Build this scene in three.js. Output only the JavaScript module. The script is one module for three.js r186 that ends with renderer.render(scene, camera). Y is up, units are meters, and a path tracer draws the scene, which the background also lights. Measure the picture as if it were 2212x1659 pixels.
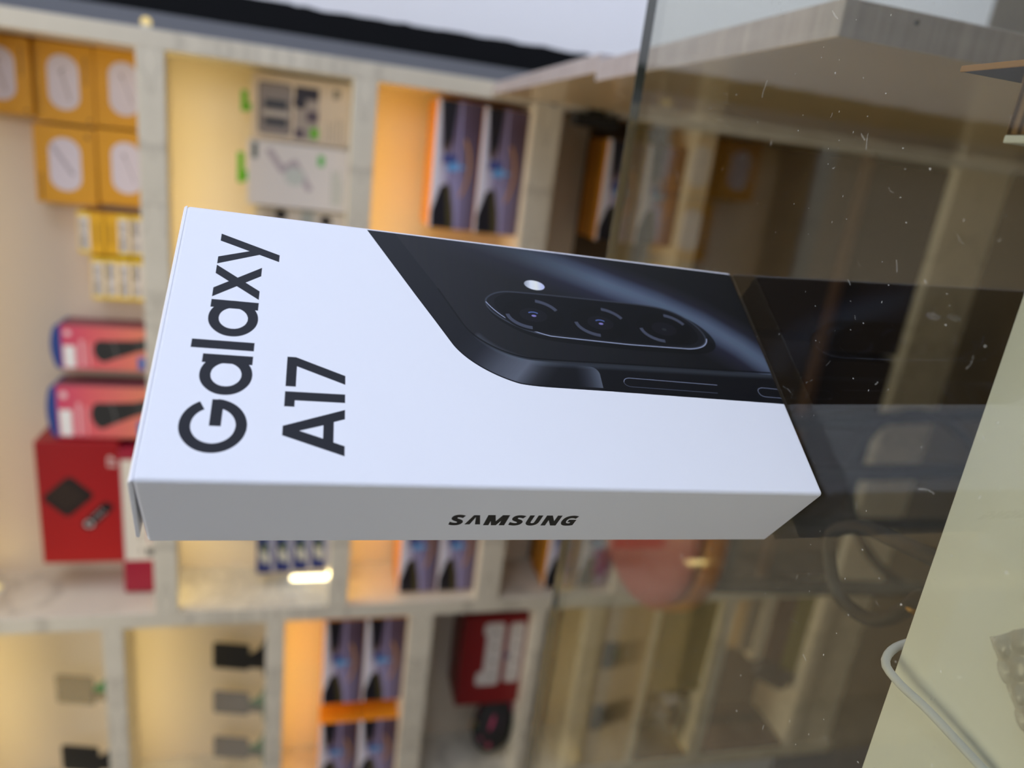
import * as THREE from 'three';
import { RoundedBoxGeometry } from 'three/addons/geometries/RoundedBoxGeometry.js';
import { mergeGeometries } from 'three/addons/utils/BufferGeometryUtils.js';
import { RectAreaLightUniformsLib } from 'three/addons/lights/RectAreaLightUniformsLib.js';

// ---------------------------------------------------------------- camera, sky, exposure
const V = (x, y, z) => new THREE.Vector3(x, y, z);
const scene = new THREE.Scene();
const camera = new THREE.PerspectiveCamera(56.31, 2212 / 1659, 0.02, 60);
camera.position.set(0, 1.1536, 0);
// the photograph is stored on its side: the picture's right is the world's down
camera.quaternion.setFromRotationMatrix(new THREE.Matrix4().makeBasis(
  V(0.12012, -0.96381, 0.23799), V(0.94543, 0.03793, -0.32360), V(0.30286, 0.26387, 0.91578)));
camera.focus = 0.19;
camera.userData.fStop = 7.6;
const renderer = new THREE.WebGLRenderer({ antialias: true });
renderer.toneMapping = THREE.LinearToneMapping;
renderer.toneMappingExposure = 1.0;
renderer.shadowMap.enabled = true;
scene.background = new THREE.Color().setRGB(0.80, 0.90, 1.16);   // overcast daylight, seen through the open shop front
scene.backgroundIntensity = 2.6;
const LED = { color: new THREE.Color().setRGB(1.0, 0.78, 0.33), power: 34 };
const CEILING_FILL = { color: new THREE.Color().setRGB(1.0, 0.93, 0.8), power: 4.6 };
RectAreaLightUniformsLib.init();

// ---------------------------------------------------------------- helpers
let seed = 7;
const rnd = () => { seed = (seed + 0x6d2b79f5) | 0; let t = Math.imul(seed ^ (seed >>> 15), 1 | seed); t = (t + Math.imul(t ^ (t >>> 7), 61 | t)) ^ t; return ((t ^ (t >>> 14)) >>> 0) / 4294967296; };
const used = new Map();
function numbered(name) {
  const n = used.get(name) ?? 0; used.set(name, n + 1);
  return n ? name + '_' + String(n).padStart(3, '0') : name;
}
function tag(o, label, category, group) {
  o.userData.label = label; o.userData.category = category; if (group) o.userData.group = group; return o;
}
function thing(name, label, category, pos = [0, 0, 0], turn = 0, group) {
  const g = new THREE.Group(); g.name = numbered(name); g.position.set(...pos); g.rotation.y = turn; scene.add(g);
  return tag(g, label, category, group);
}
function mesh(name, geo, mat, parent) {
  const m = new THREE.Mesh(geo, mat); m.name = parent ? name : numbered(name);
  m.castShadow = m.receiveShadow = true; (parent ?? scene).add(m); return m;
}
function struct(name, geo, mat) { const m = mesh(name, geo, mat); m.userData.kind = 'structure'; return m; }
function dup(src, pos, turn, label, group) {
  const c = src.clone(); c.name = numbered(src.name.replace(/_\d{3}$/, '')); c.position.set(...pos); c.rotation.y = turn ?? src.rotation.y;
  c.userData = { ...src.userData, label }; if (group) c.userData.group = group; scene.add(c); return c;
}
const std = (color, roughness = 0.6, more = {}) => new THREE.MeshPhysicalMaterial({ color: new THREE.Color(color), roughness, ...more });
function canvasTex(w, h, draw) {
  const c = document.createElement('canvas'); c.width = w; c.height = h;
  const x = c.getContext('2d'); draw(x, w, h);
  const t = new THREE.CanvasTexture(c); t.colorSpace = THREE.SRGBColorSpace; t.anisotropy = 8; return t;
}
const printed = (t, roughness = 0.45, more = {}) => new THREE.MeshPhysicalMaterial({ map: t, roughness, ...more });
// box whose six sides carry planar uv: metric (metres) or 0..1 over the side
function box(w, h, d, r = 0.0015, unit = false, seg = 2) {
  const g = new RoundedBoxGeometry(w, h, d, seg, Math.min(r, w / 2.01, h / 2.01, d / 2.01));
  const p = g.attributes.position, uv = g.attributes.uv, per = p.count / 6;
  for (let i = 0; i < p.count; i++) {
    const s = Math.floor(i / per), x = p.getX(i), y = p.getY(i), z = p.getZ(i);
    let a, b, A, B;
    if (s === 0) [a, b, A, B] = [-z, y, d, h]; else if (s === 1) [a, b, A, B] = [z, y, d, h];
    else if (s === 2) [a, b, A, B] = [x, -z, w, d]; else if (s === 3) [a, b, A, B] = [x, z, w, d];
    else if (s === 4) [a, b, A, B] = [x, y, w, h]; else [a, b, A, B] = [-x, y, w, h];
    if (unit) uv.setXY(i, a / A + 0.5, b / B + 0.5); else uv.setXY(i, a, b);
  }
  return g;
}
const bx = (x0, x1, y0, y1, z0, z1, r) => box(x1 - x0, y1 - y0, z1 - z0, r).translate((x0 + x1) / 2, (y0 + y1) / 2, (z0 + z1) / 2);
const tube = (pts, r, n = 80, k = 12) => new THREE.TubeGeometry(new THREE.CatmullRomCurve3(pts.map((p) => V(...p))), n, r, k);
function value(x, y, s) {   // smooth value noise
  const h = (i, j) => { let n = Math.imul(i, 374761393) + Math.imul(j, 668265263) + Math.imul(s, 974711); n = Math.imul(n ^ (n >>> 13), 1274126177); return ((n ^ (n >>> 16)) >>> 0) / 4294967296; };
  const i = Math.floor(x), j = Math.floor(y), f = (t) => t * t * (3 - 2 * t), u = f(x - i), v = f(y - j);
  return (h(i, j) * (1 - u) + h(i + 1, j) * u) * (1 - v) + (h(i, j + 1) * (1 - u) + h(i + 1, j + 1) * u) * v;
}
const fbm = (x, y, s) => value(x, y, s) * 0.5 + value(x * 2.1, y * 2.1, s + 1) * 0.27 + value(x * 4.3, y * 4.3, s + 2) * 0.15 + value(x * 9, y * 9, s + 3) * 0.08;
function noiseTex(n, size, shade) {   // one tile covers «size» metres
  const d = new Uint8Array(n * n * 4);
  for (let y = 0; y < n; y++) for (let x = 0; x < n; x++) { const c = shade(x / n, y / n); d.set([c[0], c[1], c[2], 255], (y * n + x) * 4); }
  const t = new THREE.DataTexture(d, n, n); t.colorSpace = THREE.SRGBColorSpace; t.magFilter = THREE.LinearFilter; t.minFilter = THREE.LinearFilter;
  t.wrapS = t.wrapT = THREE.MirroredRepeatWrapping; t.repeat.set(1 / size, 1 / size); t.needsUpdate = true; return t;
}
const mixc = (a, b, t) => a.map((v, i) => Math.max(0, Math.min(255, v + (b[i] - v) * t)));

// ---------------------------------------------------------------- materials
const marbleT = noiseTex(512, 0.5, (x, y) => {
  const w = fbm(x * 5, y * 5, 3), v = Math.pow(1 - Math.abs(fbm(x * 4 + w * 2.4, y * 6 + w, 11) - 0.5) * 2, 14);
  return mixc(mixc([227, 218, 197], [213, 204, 183], fbm(x * 9, y * 9, 5)), [158, 150, 134], v * 0.4);
});
const M = {
  marble: new THREE.MeshPhysicalMaterial({ map: marbleT, roughness: 0.35 }),
  cream: std('#e2d3bb', 0.5), shelfInside: std('#d9cbb4', 0.5), darkInside: std('#5d4a3a', 0.7),
  wall: std('#f6f6f8', 0.8), black: std('#0d0e11', 0.7, { specularIntensity: 0.3 }), plainGrey: std('#74767c', 0.7),
  ceiling: std('#e6e4de', 0.9), shopWall: std('#8d867a', 0.9),
  floor: new THREE.MeshPhysicalMaterial({ roughness: 0.4, map: noiseTex(256, 0.8, (x, y) => mixc([78, 68, 52], [104, 92, 72], fbm(x * 8, y * 8, 21))) }),
  tan: new THREE.MeshPhysicalMaterial({ color: new THREE.Color('#e0c99c'), roughness: 0.28, clearcoat: 0.3, clearcoatRoughness: 0.15 }),
  edgeWood: new THREE.MeshPhysicalMaterial({ roughness: 0.5, map: noiseTex(512, 0.16, (x, y) => {
    const g = fbm(x * 26, y * 3, 31) * 0.6 + value(x * 80, y * 9, 35) * 0.4, k = Math.pow(value(x * 4, y * 26, 37), 2) * 0.35;
    return mixc(mixc([196, 186, 184], [148, 137, 137], g), [214, 208, 208], k);
  }) }),
  whiteBoard: new THREE.MeshPhysicalMaterial({ roughness: 0.5, map: noiseTex(256, 0.2, (x, y) => mixc([243, 243, 237], [234, 234, 226], fbm(x * 7, y * 7, 41))) }),
  ply: new THREE.MeshPhysicalMaterial({ roughness: 0.85, map: noiseTex(512, 0.02, (x, y) => {
    const b = Math.sin(y * 6.283 * 8 + fbm(x * 3, y * 10, 51) * 1.2) * 0.5 + 0.5; return mixc([150, 118, 82], [62, 44, 28], Math.pow(b, 1.6) * 0.85 + value(x * 60, y * 120, 53) * 0.15); }) }),
  rawWood: std('#b98a54', 0.8), darkPaint: std('#2b2a29', 0.6),
  carton: std('#5a3d25', 0.85), darkCarton: std('#33261b', 0.85), shadedBack: std('#5c4c36', 0.7), drawer: std('#cbb084', 0.4), brownBoard: std('#5b4028', 0.6), seat: std('#964f49', 0.6), rim: std('#b06a2c', 0.5), kraft: std('#8a6a48', 0.85),
  blackPlastic: std('#131211', 0.45), whiteCable: std('#d6d8de', 0.4), blackCable: std('#0a0a0b', 0.55),
  orangeBox: std('#e99a22', 0.45), yellowBox: std('#d6971a', 0.5), cardWhite: std('#f1f1f4', 0.42), red: std('#a3161a', 0.4), crimson: std('#9d1c33', 0.45),
  pink: std('#c8566a', 0.5), blue: std('#26458c', 0.45), navy: std('#12151f', 0.5), offWhite: std('#d9d4c6', 0.55), olive: std('#77700f', 0.6), lime: std('#63b218', 0.5),
  greyPrint: std('#8d8983', 0.5),
  acrylic: new THREE.MeshPhysicalMaterial({ color: new THREE.Color('#9a948c'), roughness: 0.25, transmission: 0.45, thickness: 0 }),
  acrylicClear: new THREE.MeshPhysicalMaterial({ color: new THREE.Color('#d8d2bf'), roughness: 0.15, transmission: 0.85, thickness: 0 }),
  acrylicGreen: new THREE.MeshPhysicalMaterial({ color: new THREE.Color('#a9bfa6'), roughness: 0.2, transmission: 0.7, thickness: 0 }),
  greenEdge: new THREE.MeshPhysicalMaterial({ color: new THREE.Color('#6fae6c'), roughness: 0.2, transmission: 0.5, thickness: 0 }), glow: null, strip: null,
};
M.glow = new THREE.MeshStandardMaterial({ color: 0x221808, emissive: LED.color.clone().lerp(new THREE.Color(1, 0.9, 0.7), 0.5), emissiveIntensity: 5 });
M.dimGlow = new THREE.MeshStandardMaterial({ color: 0x221808, emissive: LED.color, emissiveIntensity: 0.9 });
M.strip = new THREE.MeshStandardMaterial({ color: 0x221808, emissive: LED.color, emissiveIntensity: 3 });

// ---------------------------------------------------------------- room
const XL = -2.4, XR = 1.45, ZB = -1.2, ZF = 2.3, CE = 2.6;
struct('floor', bx(XL - 0.1, XR + 2.2, -0.1, 0, ZB - 0.1, ZF + 0.1, 0), M.floor);
struct('ceiling', bx(XL - 0.1, XR + 0.15, CE, CE + 0.1, ZB - 0.1, ZF + 0.1, 0), M.ceiling);
struct('wall_back', bx(XL - 0.1, XR + 0.15, 0, CE, ZB - 0.1, ZB, 0), M.wall);
struct('wall_left', bx(XL - 0.1, XL, 0, CE, ZB, ZF, 0), M.shopWall);
// open shop corner: daylight comes in through the right wall and the right part of the front wall
struct('wall_front', mergeGeometries([bx(XL - 0.1, 0.45, 0, CE, ZF, ZF + 0.1, 0), bx(0.45, XR + 0.15, 2.3, CE, ZF, ZF + 0.1, 0)]), M.shopWall);
struct('wall_right', mergeGeometries([
  bx(XR, XR + 0.15, 0, CE, ZB, ZB + 0.12, 0), bx(XR, XR + 0.15, 0, CE, 0.9, 1.9, 0), bx(XR, XR + 0.15, 2.3, CE, ZB + 0.12, 0.9, 0), bx(XR, XR + 0.15, 2.3, CE, 1.9, ZF, 0)]), M.shopWall);
{
  const g = thing('added_ceiling_light', 'added warm white fill light panel on the ceiling over the counter', 'lamp', [-0.5, CE, -0.38]);  // unseen panel added as warm fill for shelf, partition and counter
  mesh('frame', bx(-0.62, 0.62, -0.03, 0, -0.32, 0.32, 0.004), M.offWhite, g);
  mesh('diffuser', bx(-0.6, 0.6, -0.034, -0.03, -0.3, 0.3, 0.001), new THREE.MeshStandardMaterial({ color: 0x333333, emissive: CEILING_FILL.color, emissiveIntensity: 2 }), g);
  const l = new THREE.RectAreaLight(CEILING_FILL.color, CEILING_FILL.power, 1.2, 0.6); l.position.set(0, -0.036, 0); g.add(l); l.rotation.x = -Math.PI / 2;
}
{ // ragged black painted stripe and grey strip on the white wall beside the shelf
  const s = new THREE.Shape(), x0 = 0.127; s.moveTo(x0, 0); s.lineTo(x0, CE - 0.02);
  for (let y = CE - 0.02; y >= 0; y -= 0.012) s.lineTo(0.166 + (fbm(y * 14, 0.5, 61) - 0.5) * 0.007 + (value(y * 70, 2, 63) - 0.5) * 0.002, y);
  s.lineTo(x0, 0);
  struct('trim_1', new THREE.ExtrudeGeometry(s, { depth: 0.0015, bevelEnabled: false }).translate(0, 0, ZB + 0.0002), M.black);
  struct('trim_2', bx(0.094, 0.127, 0, CE - 0.02, ZB, ZB + 0.002, 0), M.plainGrey);
}

// ---------------------------------------------------------------- wall shelf
const ZS = -1.05, ZW = -1.18;           // front of the boards, face of the back panel
const XR0 = 0.07, XM0 = -0.777, XM1 = -0.75, XA1 = -1.168;
const shelf = thing('shelf_unit', 'large marble-look wall shelf of open compartments with warm lighting, behind the counter', 'shelf', [0, 0, 0]);
for (const [a, b] of [[XR0, 0.0925], [XM0, XM1], [XA1 - 0.027, XA1]]) mesh('stile', bx(a, b, 0, 2.42, ZW, ZS, 0.001), M.marble, shelf);
mesh('back_panel', bx(XA1 - 0.027, 0.0925, 0.736, 2.42, ZW - 0.018, ZW, 0.001), M.cream, shelf);
mesh('back_panel', bx(XA1 - 0.027, 0.0925, 0.02, 0.736, ZW - 0.018, ZW, 0.001), M.shadedBack, shelf).userData.label = 'lower back panel with compartment shade in its darker brown';  // shade of the lower compartments is put into this brown
mesh('plinth', bx(XM1, XR0, 0.0, 0.112, ZW, ZS - 0.002, 0.001), M.marble, shelf);
mesh('plinth', bx(XA1, XM0, 0.0, 0.098, ZW, ZS - 0.012, 0.001), M.marble, shelf);
const right = [[1.645, 1.677], [1.35, 1.383], [1.088, 1.12], [0.826, 0.868], [0.576, 0.608]];
const left = [[1.68, 1.71], [1.43, 1.46], [1.187, 1.217], [0.938, 0.98], [0.728, 0.748], [0.614, 0.645], [0.494, 0.506], [0.335, 0.366], [0.1, 0.128]];
function board(x0, x1, a, b, lit, tint) {   // a panel with a deeper front lip; a lit one hides a warm LED strip behind the lip
  if (b - a < 0.024) { mesh('shelf_board', bx(x0, x1, a, b, ZW, ZS, 0.0012), M.marble, shelf); return; }
  mesh('shelf_board', mergeGeometries([bx(x0, x1, b - 0.015, b, ZW, ZS - 0.013, 0.0005), bx(x0, x1, a, b, ZS - 0.013, ZS, 0.0012)]), M.marble, shelf);
  if (!lit) return;
  const y = (a + b - 0.015) / 2, h = Math.min(0.007, b - 0.016 - a);
  const st = mesh('led_strip', box(x1 - x0 - 0.03, h, 0.0022, 0.0008).translate((x0 + x1) / 2, y, ZS - 0.0142), M.strip, shelf); st.userData.label = 'warm LED strip behind the board lip';
  const l = new THREE.RectAreaLight(tint, LED.power * lit, x1 - x0 - 0.03, h);
  l.position.set((x0 + x1) / 2, y, ZS - 0.0156); l.lookAt(l.position.clone().add(V(0, -0.4, -0.9))); shelf.add(l);
}
mesh('shelf_board', bx(XM1, XR0, 0.28, 0.297, ZW, ZS - 0.004, 0.0012), M.brownBoard, shelf);
const warm = LED.color, amber = new THREE.Color().setRGB(1, 0.58, 0.11), soft = new THREE.Color().setRGB(1, 0.76, 0.5);
right.forEach(([a, b], i) => board(XM1, XR0, a, b, [0.28, 0.95, 1.1, 0, 0, 0][i], [soft, warm, amber][i]));
left.forEach(([a, b], i) => board(XA1, XM0, a, b, [0.8, 0.8, 1.1, 0, 0, 0, 0, 0.5, 0][i], [warm, warm, amber, 0, 0, 0, 0, soft][i]));
{ // drawer with two black pulls
  const dr = mesh('drawer', bx(XA1 + 0.003, XM0 - 0.003, 0.509, 0.611, ZW + 0.002, ZS - 0.004, 0.002), M.drawer, shelf);
  for (const x of [-0.887, -1.034]) mesh('pull', bx(x - 0.028, x + 0.028, 0.578, 0.604, ZS - 0.004, ZS + 0.008, 0.004), M.blackPlastic, dr);
}
mesh('screw_cap', new THREE.CylinderGeometry(0.006, 0.006, 0.003, 20).rotateX(Math.PI / 2).translate(0.078, 0.842, ZS + 0.0015), M.plainGrey, shelf);
{ const h = mesh('latch', mergeGeometries([bx(0.05, 0.069, 0.742, 0.814, ZS - 0.004, ZS + 0.012, 0.004), bx(0.066, 0.078, 0.765, 0.79, ZS - 0.002, ZS + 0.008, 0.002)]), M.blackPlastic, shelf); h.userData.label = 'black plastic latch on the stile'; }

// warm LED bars fixed upright to the inner side walls, each a glowing mesh with an area light
function ledBar(x, y, z, h, side, label, power = 1, glow = M.glow) {
  const g = thing('led_bar', label, 'lamp', [x, y, z], 0, 'LED bars in the shelf');
  mesh('housing', bx(side > 0 ? 0 : -0.004, side > 0 ? 0.004 : 0, -h / 2 - 0.004, h / 2 + 0.004, -0.011, 0.011, 0.001), M.offWhite, g);
  mesh('glowing_face', new THREE.CapsuleGeometry(0.006, h - 0.012, 6, 14).scale(0.5, 1, 1.25).translate(side * 0.0055, 0, 0), glow, g);
  const l = new THREE.RectAreaLight(LED.color, LED.power * power, 0.014, h);
  l.position.set(side * 0.0125, 0, 0); l.lookAt(l.position.clone().add(V(side, 0, 0))); g.add(l);
  return g;
}
ledBar(XM1, 1.15, -1.127, 0.066, 1, 'bright warm LED bar on the wall left of the blue boxes', 1.2);
ledBar(XM1, 1.66, -1.127, 0.08, 1, 'warm LED bar high on the left wall above the red cartons', 0.16, M.dimGlow);

{
  const g = thing('glint_spot', 'added warm glowing spot for a glint on the right shelf edge, level with the first board', 'lamp', [0.0945, 1.372, ZS - 0.012]);  // added glowing spot standing in for an LED reflection on the edge
  mesh('spot_disc', new THREE.CylinderGeometry(0.006, 0.006, 0.004, 20).rotateZ(Math.PI / 2), M.offWhite, g);
  mesh('glowing_spot', new THREE.SphereGeometry(0.0062, 20, 14).translate(0.0052, 0, 0), M.dimGlow, g);
  const l = new THREE.RectAreaLight(LED.color, 3, 0.008, 0.008); l.position.set(0.0118, 0, 0); l.lookAt(V(1, 0, 0)); g.add(l);
}

// ---------------------------------------------------------------- goods: printed cartons
function carton(name, label, category, [x0, x1, y0, y1, zf, d], front, body, group, more = {}) {
  const g = thing(name, label, category, [(x0 + x1) / 2, y0, zf - d / 2], more.turn ?? 0, group);
  const w = x1 - x0, h = y1 - y0;
  const m = mesh('carton', box(w, h, d, more.r ?? 0.0012, true).translate(0, h / 2, 0), [more.side ?? body, more.side ?? body, more.top ?? body, body, front ?? body, body], g);
  if (more.lid !== false) mesh('tuck_flap', box(w - 0.003, 0.0007, d - 0.004, 0.0003).translate(0, h + 0.0002, 0), more.top ?? body, g);
  return g;
}
const flourish = (x, fn) => { x.save(); fn(x); x.restore(); };
const rr = (x, a, b, w, h, r) => { x.beginPath(); x.roundRect(a, b, w, h, r); };
// yellow accessory boxes with a pale pill-shaped window print
const yellowTex = [0, 1, 2].map((k) => canvasTex(512, 366, (x, w, h) => {
  x.fillStyle = '#d6971a'; x.fillRect(0, 0, w, h);
  x.fillStyle = '#d6cbd0'; rr(x, w * 0.17, h * 0.23, w * 0.68, h * 0.52, h * 0.25); x.fill();
  x.lineCap = 'round';
  if (k === 0) { x.strokeStyle = '#6f6560'; x.lineWidth = 10; x.beginPath(); x.moveTo(w * 0.63, h * 0.44); x.lineTo(w * 0.68, h * 0.5); x.stroke(); x.lineWidth = 20; x.strokeStyle = '#bdb0b2'; x.beginPath(); x.moveTo(w * 0.3, h * 0.58); x.lineTo(w * 0.62, h * 0.47); x.stroke(); }
  if (k === 1) { x.strokeStyle = '#8a7d82'; x.lineWidth = 5; x.beginPath(); x.moveTo(w * 0.33, h * 0.62); x.lineTo(w * 0.68, h * 0.46); x.stroke(); x.lineWidth = 16; x.beginPath(); x.moveTo(w * 0.66, h * 0.46); x.lineTo(w * 0.68, h * 0.45); x.stroke(); }
  if (k === 2) { x.strokeStyle = '#7f7580'; x.lineWidth = 20; x.beginPath(); x.moveTo(w * 0.4, h * 0.6); x.lineTo(w * 0.74, h * 0.3); x.stroke(); x.strokeStyle = '#c7bcc0'; x.lineWidth = 11; x.stroke(); x.fillStyle = '#8a8084'; x.beginPath(); x.arc(w * 0.4, h * 0.61, 7, 0, 7); x.fill(); }
  x.fillStyle = 'rgba(70,45,5,0.75)'; 
  if (k !== 2) { x.fillRect(w * 0.5, h * 0.845, w * 0.36, h * 0.028); x.fillRect(w * 0.05, h * 0.86, w * 0.035, h * 0.06); }
  else { x.fillRect(w * 0.04, h * 0.08, w * 0.34, h * 0.028); x.fillRect(w * 0.86, h * 0.84, w * 0.05, h * 0.06); }
}));
const yM = yellowTex.map((t) => printed(t, 0.5));
const YG = 'yellow accessory boxes with pale pill prints';
carton('yellow_box', 'yellow accessory box at bottom right of the pill-print stack, beside the right stile', 'box', [-0.031, 0.069, 1.383, 1.455, -1.148, 0.03], yM[1], M.yellowBox, YG);
carton('yellow_box', 'yellow accessory box second from the shelf board in the right-hand pile of pill prints', 'box', [-0.033, 0.068, 1.456, 1.528, -1.148, 0.03], yM[0], M.yellowBox, YG);
carton('yellow_box', 'orange-lit yellow accessory box on top of the right-hand pile under the highest lamp', 'box', [-0.029, 0.067, 1.529, 1.6, -1.142, 0.034], yM[0], M.yellowBox, YG);
carton('yellow_box', 'yellow accessory box at the bottom of the left-hand pill-print pair', 'box', [-0.136, -0.0335, 1.383, 1.4565, -1.148, 0.03], yM[1], M.yellowBox, YG, { turn: -0.02 });
carton('yellow_box', 'yellow accessory box on top of the left-hand pair, its print tilted dark line', 'box', [-0.1405, -0.037, 1.4585, 1.534, -1.148, 0.03], yM[2], M.yellowBox, YG, { turn: 0.02 });
// thin yellow boxes seen end-on with barcode labels
const barTex = [0, 1, 2].map((k) => canvasTex(320, 90, (x, w, h) => {
  x.fillStyle = k === 1 ? '#e0a818' : '#e8c32c'; x.fillRect(0, 0, w, h);
  if (k !== 1) {
    x.fillStyle = '#d9cfc4'; x.fillRect(w * 0.09, h * 0.08, w * 0.8, h * 0.84);
    x.fillStyle = '#3b3838';
    for (let i = 0; i < 26; i++) { const a = k === 0 ? 0.12 : 0.5; x.fillRect(w * (a + i * 0.014), h * 0.2, w * (0.004 + rnd() * 0.006), h * 0.4); }
    x.fillStyle = '#77706c'; for (let i = 0; i < 3; i++) x.fillRect(w * (k === 0 ? 0.55 : 0.13), h * (0.2 + i * 0.2), w * (0.2 + rnd() * 0.08), h * 0.08);
  } else { x.fillStyle = 'rgba(90,60,5,.6)'; x.fillRect(w * 0.25, h * 0.4, w * 0.5, h * 0.16); }
}));
const barM = barTex.map((t) => printed(t, 0.5));
{
  const rank = ['lowest', 'second', 'third', 'fourth', 'fifth', 'topmost'];
  const a = [2, 2, 0, 1, 1, 0], b = [0, 2, 0, 2, 0];
  for (let i = 0; i < 6; i++) carton('cable_box', `thin yellow barcode box, ${rank[i]} in the six-high stack beside the pill-print boxes`, 'box', [-0.206, -0.147, 1.383 + i * 0.0168, 1.3995 + i * 0.0168, -1.135 - (i % 2) * 0.0015, 0.04], barM[a[i]], M.yellowBox, 'thin yellow barcode boxes', { r: 0.0008 });
  for (let i = 0; i < 5; i++) carton('cable_box', `thin yellow barcode box, ${i === 4 ? 'topmost' : rank[i]} in the five-high stack next to the pink boxes`, 'box', [-0.271, -0.2095, 1.383 + i * 0.0172, 1.4 + i * 0.0172, -1.134 - (i % 2) * 0.001, 0.04], barM[b[i]], M.yellowBox, 'thin yellow barcode boxes', { r: 0.0008 });
}
// pink microphone boxes with blue tops
const micTex = canvasTex(300, 560, (x, w, h) => {
  const g = x.createLinearGradient(0, 0, 0, h); g.addColorStop(0, '#d2486a'); g.addColorStop(0.3, '#dd5f66'); g.addColorStop(1, '#e08c68'); x.fillStyle = g; x.fillRect(0, 0, w, h);
  x.fillStyle = '#f0eee9'; x.fillRect(w * 0.04, h * 0.02, w * 0.5, h * 0.12);
  x.fillStyle = 'rgba(250,240,235,.75)'; x.beginPath(); x.arc(w * 0.82, h * 0.07, 20, 0, 7); x.fill();
  x.fillStyle = 'rgba(250,235,230,.6)'; x.fillRect(w * 0.06, h * 0.19, w * 0.62, h * 0.035); x.fillRect(w * 0.06, h * 0.27, w * 0.55, h * 0.015);
  flourish(x, () => { x.translate(w * 0.44, h * 0.42); x.scale(1.45, 1.3); x.rotate(-0.2); x.fillStyle = '#2a2a29';
    x.beginPath(); x.ellipse(0, 0, 52, 40, 0, 0, 7); x.fill();
    x.beginPath(); x.moveTo(-50, 4); x.lineTo(50, 4); x.lineTo(27, 150); x.lineTo(-27, 150); x.closePath(); x.fill();
    x.fillStyle = '#3a3a38'; x.fillRect(-27, 150, 54, 140); x.strokeStyle = '#8d8a86'; x.lineWidth = 3; x.beginPath(); x.ellipse(0, 48, 44, 10, 0, 0, 3.14); x.stroke(); });
  x.fillStyle = '#3f6db0'; x.fillRect(w * 0.04, h * 0.78, w * 0.3, h * 0.08);
});
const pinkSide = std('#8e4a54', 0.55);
[[[-0.377, -0.31, 1.383, 1.512, -1.128, 0.047], 'pink microphone box with a blue top, nearer the yellow boxes'], [[-0.483, -0.4, 1.383, 1.521, -1.12, 0.052], 'pink microphone box with a blue top, against the big red box']].forEach(([d, label]) => {
  const g = carton('microphone_box', label, 'box', d, printed(micTex, 0.45), M.pink, 'pink microphone boxes', { side: pinkSide, lid: false });
  const w = d[1] - d[0], h = d[3] - d[2], dd = d[5];
  const s = new THREE.Shape(); s.moveTo(-w / 2, 0); s.lineTo(w / 2, 0); s.quadraticCurveTo(w / 2, 0.009, w * 0.3, 0.011); s.quadraticCurveTo(0, 0.016, -w * 0.3, 0.011); s.quadraticCurveTo(-w / 2, 0.009, -w / 2, 0);
  mesh('blue_top', new THREE.ExtrudeGeometry(s, { depth: dd - 0.002, bevelEnabled: true, bevelSize: 0.0006, bevelThickness: 0.0006, bevelSegments: 2, curveSegments: 10 }).translate(0, h, -dd / 2 + 0.001), M.blue, g);
});
// big red TV-box carton on a crimson one
const redTex = canvasTex(560, 300, (x, w, h) => {
  const g = x.createLinearGradient(0, 0, w, 0); g.addColorStop(0, '#b0201c'); g.addColorStop(1, '#97141a'); x.fillStyle = g; x.fillRect(0, 0, w, h);
  flourish(x, () => { x.translate(w * 0.56, h * 0.36); x.scale(1.3, 1.3); x.rotate(0.79); x.fillStyle = '#241c1a'; rr(x, -58, -50, 116, 100, 18); x.fill(); x.fillStyle = '#32261f'; rr(x, -44, -42, 80, 76, 14); x.fill(); });
  flourish(x, () => { x.translate(w * 0.4, h * 0.7); x.scale(1.25, 1.25); x.rotate(0.72); x.fillStyle = '#1d1718'; rr(x, -62, -19, 124, 38, 18); x.fill(); x.fillStyle = '#c9bdb8'; x.beginPath(); x.arc(-40, 0, 14, 0, 7); x.fill(); x.fillStyle = '#1d1718'; x.beginPath(); x.arc(-40, 0, 8, 0, 7); x.fill(); x.fillStyle = '#b3a3a0'; for (let i = 0; i < 3; i++) for (let j = 0; j < 2; j++) { x.beginPath(); x.arc(-8 + i * 16, -7 + j * 14, 4, 0, 7); x.fill(); } });
  x.fillStyle = '#d9c9c0'; x.font = 'bold 46px sans-serif'; x.fillText('EP', w * 0.8, h * 0.965);
});
carton('tv_box_carton', 'big red carton with a black set-top box and remote printed on it', 'box', [-0.6925, -0.486, 1.439, 1.552, -1.11, 0.066], printed(redTex, 0.4), M.red);
const crimTex = canvasTex(560, 128, (x, w, h) => {
  x.fillStyle = '#9d1c33'; x.fillRect(0, 0, w, h); x.fillStyle = '#ded6c6'; x.fillRect(w * 0.235, 6, w * 0.7, h - 12);
  x.fillStyle = '#8c837a'; for (let i = 0; i < 5; i++) x.fillRect(w * (0.28 + i * 0.1), h * 0.45, w * 0.05, 5); x.fillStyle = '#3b3d3f'; x.fillRect(w * 0.27, h * 0.62, w * 0.05, h * 0.2); x.fillStyle = '#b34a52'; x.fillRect(w * 0.36, h * 0.68, w * 0.2, 5);
});
carton('labelled_carton', 'crimson carton with a white label lying under the big red carton', 'box', [-0.7465, -0.495, 1.383, 1.438, -1.104, 0.072], printed(crimTex, 0.45), M.crimson);
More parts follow.
